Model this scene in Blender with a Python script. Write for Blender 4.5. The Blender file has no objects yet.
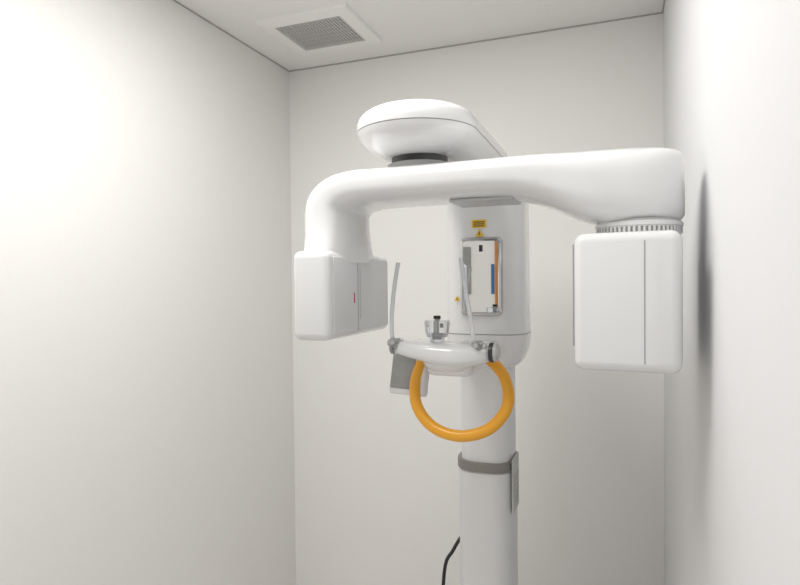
import bpy, bmesh, math
from mathutils import Vector, Matrix
sc = bpy.context.scene
sc.view_settings.view_transform = 'Standard'
E = 1.63            # eye height
XR, XL, YB, YF, ZC = 0.147, -1.577, 2.6, -0.8, E+1.064

# ---------------------------------------------------------------- materials
def mat(name, col, rough=0.5, metal=0.0, coat=0.0, trans=0.0, bump=None, noise=0.0, spec=0.5):
    m = bpy.data.materials.new(name); m.use_nodes = True
    nt = m.node_tree; b = nt.nodes['Principled BSDF']
    b.inputs['Base Color'].default_value = (*col, 1)
    b.inputs['Roughness'].default_value = rough
    b.inputs['Metallic'].default_value = metal
    b.inputs['Coat Weight'].default_value = coat
    b.inputs['Coat Roughness'].default_value = 0.06
    b.inputs['Transmission Weight'].default_value = trans
    b.inputs['Specular IOR Level'].default_value = spec
    tc = nt.nodes.new('ShaderNodeTexCoord')
    mp = nt.nodes.new('ShaderNodeMapping')
    nt.links.new(tc.outputs['Object'], mp.inputs['Vector'])
    nz = nt.nodes.new('ShaderNodeTexNoise')
    nt.links.new(mp.outputs['Vector'], nz.inputs['Vector'])
    if bump:
        mp.inputs['Scale'].default_value = bump[0]
        nz.inputs['Scale'].default_value = 1.0
        nz.inputs['Detail'].default_value = 4
        bp = nt.nodes.new('ShaderNodeBump'); bp.inputs['Strength'].default_value = bump[1]
        bp.inputs['Distance'].default_value = 0.001
        nt.links.new(nz.outputs['Fac'], bp.inputs['Height'])
        nt.links.new(bp.outputs['Normal'], b.inputs['Normal'])
    else:
        nz.inputs['Scale'].default_value = 25
    if noise:
        mx = nt.nodes.new('ShaderNodeMix'); mx.data_type = 'RGBA'
        mx.inputs[6].default_value = (*[c*(1-noise) for c in col], 1)
        mx.inputs[7].default_value = (*[min(1, c*(1+noise)) for c in col], 1)
        nt.links.new(nz.outputs['Fac'], mx.inputs[0])
        nt.links.new(mx.outputs[2], b.inputs['Base Color'])
    return m

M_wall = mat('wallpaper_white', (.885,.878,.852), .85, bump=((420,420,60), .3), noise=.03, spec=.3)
M_wallL_dim = mat('wallpaper_white_left_dimmed', (.845,.838,.815), .85, bump=((420,420,60), .3), noise=.03, spec=.3)  # same wallpaper, colour lowered to even out lamplight on the left wall
M_wallR_dim = mat('wallpaper_white_right_dimmed', (.76,.76,.768), .85, bump=((420,420,60), .3), noise=.03, spec=.3)  # same wallpaper, darkened in colour because the near lamp overlights this wall
M_ceil = mat('ceiling_paint', (.88,.87,.85), .85, bump=((250,250,250), .2), noise=.02)
M_floor = mat('vinyl_floor', (.82,.79,.75), .45, noise=.06)
M_shadow_line = mat('shadow_line_grey', (.45,.43,.40), .6)  # grey that stands in for shade in the ceiling joint
M_base = mat('baseboard_white', (.75,.74,.72), .5)
M_white = mat('gloss_white_plastic', (.80,.80,.80), .18, coat=.6)
M_white2 = mat('satin_white_plastic', (.78,.78,.78), .35)
M_panel = mat('panel_white', (.71,.715,.72), .3, coat=.2)
M_grey = mat('grey_plastic', (.35,.35,.35), .4)
M_lgrey = mat('light_grey_plastic', (.50,.50,.50), .35)
M_dark = mat('dark_plastic', (.03,.03,.032), .35)
M_seam = mat('seam_grey', (.36,.36,.36), .6)
M_strap = mat('strap_taupe', (.25,.235,.215), .5)
M_orange = mat('orange_rubber', (.88,.40,.018), .35, coat=.2)
M_mirror = mat('mirror_glass', (.78,.78,.78), .015, metal=1)
M_chrome = mat('chrome', (.60,.60,.60), .12, metal=1)
M_clear = mat('clear_plastic', (.93,.95,.96), .05, trans=.85)
M_rod = mat('frosted_rod', (.87,.89,.9), .2, trans=.35)
M_yellow = mat('label_yellow', (.85,.55,.02), .5)
M_red = mat('red_mark', (.6,.02,.03), .4)
M_screen = mat('panel_screen', (.32,.32,.31), .25, noise=.2)
M_black = mat('cable_black', (.015,.015,.015), .4)
M_label = mat('label_silver', (.5,.5,.48), .4, noise=.3)
M_wood = mat('door_frame_wood', (.50,.22,.06), .4, noise=.2)
M_grille = mat('vent_grille', (.62,.61,.59), .5)
M_ventframe = mat('vent_frame', (.90,.89,.87), .5)
M_blue = mat('blue_paint', (.05,.16,.35), .5)

# ---------------------------------------------------------------- helpers
def finish(me, name, m, parent=None, smooth=35):
    ob = bpy.data.objects.new(name, me); sc.collection.objects.link(ob)
    if m: me.materials.append(m)
    if smooth:
        for p in me.polygons: p.use_smooth = True
        me.set_sharp_from_angle(angle=math.radians(smooth))
    if parent:
        ob.parent = parent
        ob.matrix_parent_inverse = Matrix.Translation(parent.location).inverted()
    return ob

def box(name, lo, hi, m, parent=None, bevel=0.0, seg=4, rot=None):
    bm = bmesh.new(); bmesh.ops.create_cube(bm, size=1)
    s = [hi[i]-lo[i] for i in range(3)]; c = Vector([(hi[i]+lo[i])/2 for i in range(3)])
    bmesh.ops.scale(bm, vec=s, verts=bm.verts)
    if bevel:
        bmesh.ops.bevel(bm, geom=list(bm.edges), offset=bevel, segments=seg, affect='EDGES', profile=0.5)
    if rot: bmesh.ops.transform(bm, matrix=rot, verts=bm.verts)
    bmesh.ops.translate(bm, vec=c, verts=bm.verts)
    me = bpy.data.meshes.new(name); bm.to_mesh(me); bm.free()
    return finish(me, name, m, parent, 35 if bevel else 0)

def loft(name, rings, m, parent=None, cap=True, closed=False, smooth=40):
    bm = bmesh.new(); vr = [[bm.verts.new(p) for p in r] for r in rings]
    n = len(vr[0]); L = len(vr)
    for i in range(L if closed else L-1):
        a, b = vr[i], vr[(i+1) % L]
        for j in range(n):
            k = (j+1) % n
            bm.faces.new((a[j], a[k], b[k], b[j]))
    if cap and not closed:
        bm.faces.new(vr[0][::-1]); bm.faces.new(vr[-1])
    bmesh.ops.recalc_face_normals(bm, faces=bm.faces)
    me = bpy.data.meshes.new(name); bm.to_mesh(me); bm.free()
    return finish(me, name, m, parent, smooth)

def sup(a, b, n, N=64):
    out = []
    for i in range(N):
        t = 2*math.pi*i/N; c, s = math.cos(t), math.sin(t)
        out.append((a*math.copysign(abs(c)**(2/n), c), b*math.copysign(abs(s)**(2/n), s)))
    return out

def cr(keys, sub):   # catmull-rom over tuples
    out = []
    K = [keys[0]]+list(keys)+[keys[-1]]
    for i in range(1, len(K)-2):
        p0, p1, p2, p3 = K[i-1], K[i], K[i+1], K[i+2]
        for s in range(sub):
            t = s/sub
            out.append(tuple(0.5*((2*b)+(-a+c)*t+(2*a-5*b+4*c-d)*t*t+(-a+3*b-3*c+d)*t**3)
                             for a, b, c, d in zip(p0, p1, p2, p3)))
    out.append(tuple(keys[-1])); return out

def vloft(name, cx, cy, keys, m, parent, n=3.5, sub=5, N=64):
    """keys: (H, hx, hy)"""
    rings = []
    for h, hx, hy in cr(keys, sub):
        rings.append([Vector((cx+x, cy+y, E+h)) for x, y in sup(hx, hy, n, N)])
    return loft(name, rings, m, parent)

def tube(name, pts, r, m, parent, N=20, sub=6, flat=1.0):
    P = [Vector(p) for p in (cr(pts, sub) if len(pts) > 2 else pts)]
    rings = []
    up = None
    for i, p in enumerate(P):
        t = (P[min(i+1, len(P)-1)]-P[max(i-1, 0)]).normalized()
        if up is None:
            up = Vector((0, 1, 0)) if abs(t.y) < .9 else Vector((0, 0, 1))
        a = t.cross(up).normalized(); b = a.cross(t).normalized(); up = b
        rings.append([p+a*(r*math.cos(2*math.pi*k/N))+b*(r*flat*math.sin(2*math.pi*k/N)) for k in range(N)])
    return loft(name, rings, m, parent)

def cyl(name, c, r, h, m, parent, axis='Z', N=48, r2=None, bev=0.0):
    bm = bmesh.new()
    bmesh.ops.create_cone(bm, cap_ends=True, segments=N, radius1=r, radius2=r if r2 is None else r2, depth=h)
    if bev:
        ed = [e for e in bm.edges if len(e.link_faces) == 2 and any(len(f.verts) > 4 for f in e.link_faces)]
        bmesh.ops.bevel(bm, geom=ed, offset=bev, segments=3, affect='EDGES')
    R = {'Z': Matrix(), 'X': Matrix.Rotation(math.pi/2, 4, 'Y'), 'Y': Matrix.Rotation(math.pi/2, 4, 'X')}[axis]
    bmesh.ops.transform(bm, matrix=Matrix.Translation(c) @ R, verts=bm.verts)
    me = bpy.data.meshes.new(name); bm.to_mesh(me); bm.free()
    return finish(me, name, m, parent)

def rrect(name, cx, cz, w, h, r, y0, y1, m, parent, bev=0.0):
    pts = []
    for qx, qz, a0 in ((1, 1, 0), (-1, 1, 90), (-1, -1, 180), (1, -1, 270)):
        for k in range(9):
            a = math.radians(a0+k*90/8)
            pts.append((cx+qx*(w/2-r)+r*math.cos(a), cz+qz*(h/2-r)+r*math.sin(a)))
    def ring(y, d):
        return [Vector((cx+(x-cx)*(1-d/(w/2)), y, cz+(z-cz)*(1-d/(h/2)))) for x, z in pts]
    rings = [ring(y1, 0)]
    if bev: rings += [ring(y0+bev, 0), ring(y0+bev*.3, bev*.3), ring(y0, bev)]
    else: rings += [ring(y0, 0)]
    return loft(name, rings, m, parent)

# ---------------------------------------------------------------- room
T = .1
DX0, DX1, DZ = -.86, .06, 2.15      # open doorway in the front wall
box('floor', (XL-T, YF-T, -T), (XR+T, YB+T, 0), M_floor)
box('ceiling', (XL-T, YF-T, ZC), (XR+T, YB+T, ZC+T), M_ceil)
box('wall_back', (XL-T, YB, 0), (XR+T, YB+T, ZC), M_wall)
box('wall_left', (XL-T, YF, 0), (XL, YB, ZC), M_wallL_dim)
box('wall_right', (XR, YF, 0), (XR+T, YB, ZC), M_wallR_dim)
bm = bmesh.new()
for lo, hi in (((XL-T, YF-T, 0), (DX0, YF, ZC)), ((DX1, YF-T, 0), (XR+T, YF, ZC)), ((DX0, YF-T, DZ), (DX1, YF, ZC))):
    g = bmesh.ops.create_cube(bm, size=1)
    bmesh.ops.scale(bm, vec=[hi[i]-lo[i] for i in range(3)], verts=g['verts'])
    bmesh.ops.translate(bm, vec=[(hi[i]+lo[i])/2 for i in range(3)], verts=g['verts'])
me = bpy.data.meshes.new('wall_front'); bm.to_mesh(me); bm.free(); finish(me, 'wall_front', M_wall, None, 0)
t = .005
box('shadow_line_1', (XL, YB-t, ZC-t), (XR, YB, ZC), M_shadow_line)  # thin grey strips paint the shadow line where walls meet ceiling
box('shadow_line_2', (XL, YF, ZC-t), (XL+t, YB-t, ZC), M_shadow_line)
box('shadow_line_3', (XR-t, YF, ZC-t), (XR, YB-t, ZC), M_shadow_line)
box('baseboard_back', (XL, YB-.01, 0), (XR, YB, .06), M_base)
box('baseboard_left', (XL, YF, 0), (XL+.01, YB-.01, .06), M_base)
box('baseboard_right', (XR-.01, YF, 0), (XR, YB-.01, .06), M_base)

door = bpy.data.objects.new('door_1', None); sc.collection.objects.link(door)
door.location = ((DX0+DX1)/2, YF, 0)
box('jamb_1', (DX0-.028, YF-T, 0), (DX0+.006, YF+.02, DZ+.03), M_wood, door)
box('jamb_2', (DX1-.006, YF-T, 0), (DX1+.028, YF+.02, DZ+.03), M_wood, door)
box('head', (DX0, YF-T, DZ-.006), (DX1, YF+.02, DZ+.03), M_wood, door)
box('blue_reflection_card', (-.920, YF, E-.10), (-.895, YF+.004, E+.12), M_blue)  # added out of view to put a blue stripe in the mirror
box('dark_reflection_card', (-1.14, YF, E-.1), (-1.07, YF+.012, E+.25), M_screen, None, .003)  # unseen dark panel, added to give the mirror its dark band

# vent
vent = bpy.data.objects.new('ceiling_air_vent', None); sc.collection.objects.link(vent)
vx0, vx1, vy0, vy1 = -1.40, -.99, 2.05, 2.42
vent.location = ((vx0+vx1)/2, (vy0+vy1)/2, ZC)
fw = .056; zt = ZC; zb = ZC-.014
bm = bmesh.new()
def rr(x0, x1, y0, y1, z): return [bm.verts.new(v) for v in ((x0,y0,z),(x1,y0,z),(x1,y1,z),(x0,y1,z))]
loops = [rr(vx0, vx1, vy0, vy1, zt), rr(vx0+.004, vx1-.004, vy0+.004, vy1-.004, zb),
         rr(vx0+fw, vx1-fw, vy0+fw, vy1-fw, zb-.004), rr(vx0+fw, vx1-fw, vy0+fw, vy1-fw, zt)]
for a, b in zip(loops, loops[1:]):
    for j in range(4): bm.faces.new((a[j], a[(j+1)%4], b[(j+1)%4], b[j]))
bmesh.ops.recalc_face_normals(bm, faces=bm.faces)
me = bpy.data.meshes.new('frame'); bm.to_mesh(me); bm.free(); finish(me, 'frame', M_ventframe, vent, 0)
box('backing', (vx0+fw, vy0+fw, zt-.004), (vx1-fw, vy1-fw, zt-.001), M_grey, vent)
bm = bmesh.new()
n = 22
for i in range(n):
    x = vx0+fw+(i+.5)*(vx1-vx0-2*fw)/n
    g = bmesh.ops.create_cube(bm, size=1)
    bmesh.ops.scale(bm, vec=(.0065, vy1-vy0-2*fw, .003), verts=g['verts'])
    bmesh.ops.translate(bm, vec=(x, (vy0+vy1)/2, zb-.001), verts=g['verts'])
for i in range(7):
    y = vy0+fw+(i+.5)*(vy1-vy0-2*fw)/7
    g = bmesh.ops.create_cube(bm, size=1)
    bmesh.ops.scale(bm, vec=(vx1-vx0-2*fw, .003, .003), verts=g['verts'])
    bmesh.ops.translate(bm, vec=((vx0+vx1)/2, y, zb+.001), verts=g['verts'])
me = bpy.data.meshes.new('slats'); bm.to_mesh(me); bm.free(); finish(me, 'slats', M_grille, vent, 0)

# ---------------------------------------------------------------- machine
X = bpy.data.objects.new('dental_panoramic_xray_machine', None); sc.collection.objects.link(X)
X.location = (-.42, 1.9, 0)
CX, CY = -.42, 1.9
box('base_plate', (CX-.2, CY-.3, 0), (CX+.2, CY+.16, .03), M_white2, X, .01)
def colkeys(h0, h1, hx, hy): return [(h0, hx-.004, hy-.004), (h0+.004, hx, hy), (h1-.004, hx, hy), (h1, hx-.004, hy-.004)]
vloft('lower_column', CX, CY, colkeys(-E+.028, -.60, .089, .10), M_white2, X, n=3.0, sub=1)
vloft('upper_column', CX+.002, CY, colkeys(-.61, -.2, .083, .092), M_white2, X, n=3.0, sub=1)
vloft('column_strap', CX, CY, [(-.600,.090,.101),(-.598,.094,.105),(-.572,.094,.105),(-.570,.090,.101)], M_strap, X, n=2.8, sub=1)
box('rating_plate', (CX+.088, CY-.07, E-.73), (CX+.094, CY+.03, E-.56), M_label, X, .002)
for k in range(6):
    box('rating_plate_text_%d' % (k+1), (CX+.0935, CY-.06, E-.70+k*.016), (CX+.0945, CY+.02, E-.695+k*.016), M_grey, X)
tube('power_cable', [(CX-.06, CY+.06, E-.80), (CX-.09, CY+.04, E-.85), (CX-.125, CY+.01, E-.91), (CX-.155, CY, E-.99),
                     (CX-.17, CY+.02, E-1.3), (CX-.17, CY+.1, .05), (CX-.2, CY+.3, .012), (CX-.2, CY+.62, .012)], .006, M_black, X)
HX, HY = -.409, 1.88
vloft('carriage_lower', HX, HY, [(-.277,.05,.05),(-.273,.08,.075),(-.253,.106,.098),(-.21,.123,.114),(-.166,.128,.119)], M_white, X)
vloft('carriage_seam', HX, HY, [(-.168,.1265,.1175),(-.158,.1265,.1175)], M_seam, X, sub=1)
vloft('carriage_upper', HX, HY, [(-.163,.127,.119),(-.1,.1255,.118),(.1,.124,.117),(.28,.122,.116),(.32,.12,.11)], M_white, X)
FY = HY-.118
rrect('mirror_frame', -.407, E+.012, .130, .238, .016, FY-.010, FY+.01, M_chrome, X, .007)
rrect('mirror', -.407, E+.012, .106, .214, .008, FY-.0115, FY-.009, M_mirror, X)
box('mirror_slot', (-.411, FY-.0125, E+.087), (-.400, FY-.0112, E+.107), M_dark, X)
box('laser_label', (-.434, FY-.0025, E+.160), (-.392, FY+.002, E+.184), M_yellow, X)
for k in range(3):
    box('laser_label_text_%d' % (k+1), (-.430, FY-.003, E+.164+k*.006), (-.396, FY-.0024, E+.167+k*.006), M_dark, X)
def tri(name, cx, cz, s, y):
    bm = bmesh.new()
    a = [bm.verts.new((cx+dx*s, y, cz+dz*s)) for dx, dz in ((-.5,-.4),(.5,-.4),(0,.47))]
    f = bm.faces.new(a); r = bmesh.ops.extrude_face_region(bm, geom=[f])
    bmesh.ops.translate(bm, vec=(0,.002,0), verts=[v for v in r['geom'] if isinstance(v, bmesh.types.BMVert)])
    bmesh.ops.recalc_face_normals(bm, faces=bm.faces)
    me = bpy.data.meshes.new(name); bm.to_mesh(me); bm.free(); finish(me, name, M_yellow, X, 0)
    box(name+'_mark', (cx-s*.06, y-.0005, cz-s*.25), (cx+s*.06, y, cz+s*.15), M_dark, X)
tri('warning_triangle', -.412, E+.144, .026, FY-.0025)
tri('warning_triangle_small', -.484, E-.055, .018, FY+.001)

# overhead carriage
def stad(h, r, cx=-.456, cy=1.32, bx=-.435, back=1.76):
    pts = []
    for k in range(33):
        a = math.pi + math.pi*k/32
        pts.append(Vector((cx+r*math.cos(a), cy+r*math.sin(a), E+h)))
    rb = r*.80
    for k in range(17):
        a = math.pi*k/16
        pts.append(Vector((bx+rb*math.cos(a), back+rb*math.sin(a), E+h)))
    return pts
sk = cr([(.287,.062),(.290,.078),(.305,.108),(.328,.133),(.344,.1415)], 4)
loft('overhead_carriage_lower', [stad(h, r) for h, r in sk], M_white, X)
loft('overhead_carriage_seam', [stad(h, r) for h, r in ((.3435,.1405),(.347,.1405))], M_seam, X)
sk = cr([(.3465,.142),(.362,.1415),(.379,.134),(.392,.117),(.401,.088),(.405,.05),(.406,.01)], 4)
loft('overhead_carriage_upper', [stad(h, r) for h, r in sk], M_white, X)
cyl('rotor_bearing', (-.45, 1.32, E+.275), .066, .026, M_dark, X)
cyl('rotor_collar', (-.45, 1.32, E+.264), .076, .014, M_grey, X)

# rotating arm
AY = 1.3
keys = [(-.648, .045, .145, .050, 90), (-.650,.075,.135,.051,90),(-.652,.11,.122,.052,90), (-.654,.145,.116,.054,86), (-.648,.182,.113,.053,64),
 (-.620,.207,.111,.048,35), (-.575,.217,.110,.0435,8), (-.53,.2185,.109,.042,0), (-.40,.219,.108,.0415,0),
 (-.27,.219,.108,.0415,0), (-.21,.217,.108,.0445,0), (-.15,.208,.108,.054,0), (-.09,.193,.108,.068,0), (-.03,.185,.106,.0765,0),
 (.025,.183,.098,.078,0), (.065,.182,.082,.077,0), (.09,.182,.062,.073,0), (.104,.182,.042,.067,0), (.111,.182,.018,.058,0)]
rings = []
for x, h, hy, ht, a in cr(keys, 5):
    a = math.radians(a); tn = Vector((-math.sin(a), 0, math.cos(a)))
    rings.append([Vector((x, AY, E+h))+tn*q+Vector((0, p, 0)) for p, q in sup(hy, ht, 2.9, 72)])
loft('rotating_arm', rings, M_white, X)
box('arm_underside_cover', (-.36, AY-.05, E+.172), (-.22, AY+.06, E+.179), M_lgrey, X, .003)

# sensor head (left)
box('sensor_head', (-.694, 1.140, E-.130), (-.602, 1.496, E+.070), M_white, X, .018, 6)
box('sensor_head_panel', (-.606, 1.166, E-.117), (-.5995, 1.482, E+.057), M_panel, X, .003, 2)
box('sensor_panel_seam', (-.6, 1.288, E-.117), (-.5990, 1.2905, E+.057), M_seam, X)
box('sensor_panel_slot', (-.6, 1.300, E-.09), (-.5988, 1.303, E+.03), M_lgrey, X)
box('red_position_mark', (-.6, 1.266, E-.050), (-.5985, 1.270, E-.026), M_red, X)

# tube head (right)
R5 = Matrix.Rotation(math.radians(-4), 4, 'Z')
hc = Vector((.009, 1.30, E-.0385))
def hbox(name, lo, hi, m, bevel=0, seg=4):
    ob = box(name, lo, hi, m, X, bevel, seg)
    ob.data.transform(Matrix.Translation(hc) @ R5 @ Matrix.Translation(-hc)); return ob
hbox('tube_head', (-.085, 1.172, E-.175), (.106, 1.428, E+.089), M_white, .020, 6)
hbox('tube_head_seam', (.042, 1.1713, E-.157), (.0438, 1.175, E+.071), M_seam)
hbox('tube_head_port', (-.0885, 1.192, E-.13), (-.083, 1.36, E+.069), M_grey, .002)
NX = .026
cyl('tube_neck', (NX, AY, E+.10), .078, .034, M_lgrey, X)
bm = bmesh.new()
for i in range(56):
    a = 2*math.pi*i/56
    g = bmesh.ops.create_cube(bm, size=1)
    bmesh.ops.scale(bm, vec=(.006, .0045, .014), verts=g['verts'])
    bmesh.ops.transform(bm, matrix=Matrix.Translation((NX, AY, E+.096)) @ Matrix.Rotation(a, 4, 'Z') @ Matrix.Translation((.079,0,0)), verts=g['verts'])
me = bpy.data.meshes.new('neck_ribs'); bm.to_mesh(me); bm.free(); finish(me, 'neck_ribs', M_white, X, 0)
cyl('neck_ring', (NX, AY, E+.107), .084, .012, M_white, X, bev=.003)

# patient table
TX, TY = -.424, 1.42
rings = []
for x, hy, hz, h in cr([(-.138,.012,.010,-.163),(-.13,.03,.017,-.164),(-.10,.05,.021,-.168),(-.05,.066,.025,-.174),(0,.07,.029,-.180),
                        (.05,.066,.029,-.182),(.10,.05,.024,-.178),(.13,.03,.017,-.174),(.138,.012,.010,-.173)], 4):
    rings.append([Vector((TX+x, TY+p, E+h+q)) for p, q in sup(hy, hz, 3.2, 40)])
loft('chin_table', rings, M_white, X)
box('table_arm', (-.475, 1.42, E-.242), (-.355, 1.84, E-.182), M_white, X, .02, 5)
vloft('table_boss', -.42, 1.45, [(-.228,.03,.03),(-.225,.05,.045),(-.208,.065,.06),(-.18,.07,.062)], M_white, X, n=2.4)
cxp, cyp = -.436, 1.40
cyl('chin_post', (cxp, cyp, E-.142), .018, .03, M_clear, X)
vloft('chin_cup', cxp, cyp, [(-.138,.024,.020),(-.125,.028,.022),(-.108,.030,.024),(-.098,.030,.023)], M_clear, X, n=3.5)
cyl('chin_post_inner', (cxp, cyp, E-.12), .007, .05, M_lgrey, X)
cyl('chin_knob', (cxp, cyp, E-.090), .009, .008, M_dark, X)
cyl('chin_pin', (cxp+.016, cyp-.015, E-.109), .004, .01, M_dark, X)
for i, (x, h) in enumerate(((-.541,-.155), (-.330,-.158))):
    cyl('clamp_body_%d' % (i+1), (x, 1.385, E+h), .015, .026, M_clear, X, 'Z', bev=.003)
    cyl('clamp_axle_%d' % (i+1), (x, 1.385, E+h), .008, .040, M_lgrey, X, 'X')
    cyl('clamp_cap_%d' % (i+1), (x+.0, 1.372, E+h+.004), .006, .028, M_lgrey, X, 'Y')
cyl('table_end_ring', (-.297, 1.39, E-.172), .024, .010, M_dark, X, 'X', bev=.002)
cyl('table_end_cap', (-.288, 1.39, E-.172), .021, .014, M_lgrey, X, 'X', bev=.003)
cyl('table_end_ring_left', (-.551, 1.39, E-.166), .018, .008, M_grey, X, 'X', bev=.002)
tube('temple_rod_1', [(-.548,1.38,E-.15),(-.549,1.38,E-.09),(-.542,1.38,E-.02),(-.530,1.38,E+.047)], .0055, M_rod, X, flat=.6)
tube('temple_rod_2', [(-.338,1.38,E-.15),(-.346,1.38,E-.09),(-.358,1.38,E-.02),(-.369,1.38,E+.055)], .0055, M_rod, X, flat=.6)
hp = [(-.500,-.195),(-.511,-.225),(-.522,-.271),(-.510,-.328),(-.463,-.374),(-.395,-.391),(-.325,-.374),(-.282,-.332),(-.273,-.287),(-.290,-.238),(-.330,-.200)]
tube('patient_handle', [(x, 1.50+(h+.2)*.35, E+h) for x, h in hp], .0148, M_orange, X, N=24)
RP = Matrix.Rotation(math.radians(-14), 4, 'Z') @ Matrix.Rotation(math.radians(-12), 4, 'X')
pc = Vector((-.548, 1.50, E-.248))
def pbox(name, lo, hi, m, bevel):
    ob = box(name, lo, hi, m, X, bevel); ob.data.transform(Matrix.Translation(pc) @ RP); return ob
pbox('control_panel', (-.056,-.010,-.06), (.055,.022,.056), M_white, .008)
pbox('control_panel_screen', (-.050,-.0125,-.045), (.024,-.008,.048), M_screen, .002)
box('panel_bracket', (-.53, 1.49, E-.24), (-.42, 1.53, E-.205), M_white, X, .01)

# ---------------------------------------------------------------- light
lf = bpy.data.objects.new('ceiling_light', None); sc.collection.objects.link(lf); lf.location = (-.74, .97, ZC)
box('housing', (-.99, .30, ZC-.02), (-.49, 1.64, ZC), M_ventframe, lf, .004)
ld = bpy.data.lights.new('lamp', 'AREA'); ld.shape = 'RECTANGLE'; ld.size = .44; ld.size_y = 1.25
ld.energy = 23.5; ld.color = (1, .985, .96)
lo = bpy.data.objects.new('lamp', ld); sc.collection.objects.link(lo)
lo.location = (-.74, .97, ZC-.025); lo.parent = lf; lo.matrix_parent_inverse = Matrix.Translation(lf.location).inverted()
w = bpy.data.worlds.new('world'); sc.world = w; w.use_nodes = True
w.node_tree.nodes['Background'].inputs[0].default_value = (.93,.96,1,1)
w.node_tree.nodes['Background'].inputs[1].default_value = 1.0

# ---------------------------------------------------------------- camera
cd = bpy.data.cameras.new('camera'); cam = bpy.data.objects.new('camera', cd); sc.collection.objects.link(cam)
cd.sensor_width = 36; cd.lens = 590/800*36; cd.clip_start = .02
cam.matrix_world = (Matrix.Translation((0, 0, E)) @ Matrix.Rotation(math.radians(20.87), 4, 'Z')
    @ Matrix.Rotation(math.radians(90-1.08), 4, 'X') @ Matrix.Rotation(math.radians(-.6), 4, 'Z'))
sc.camera = cam
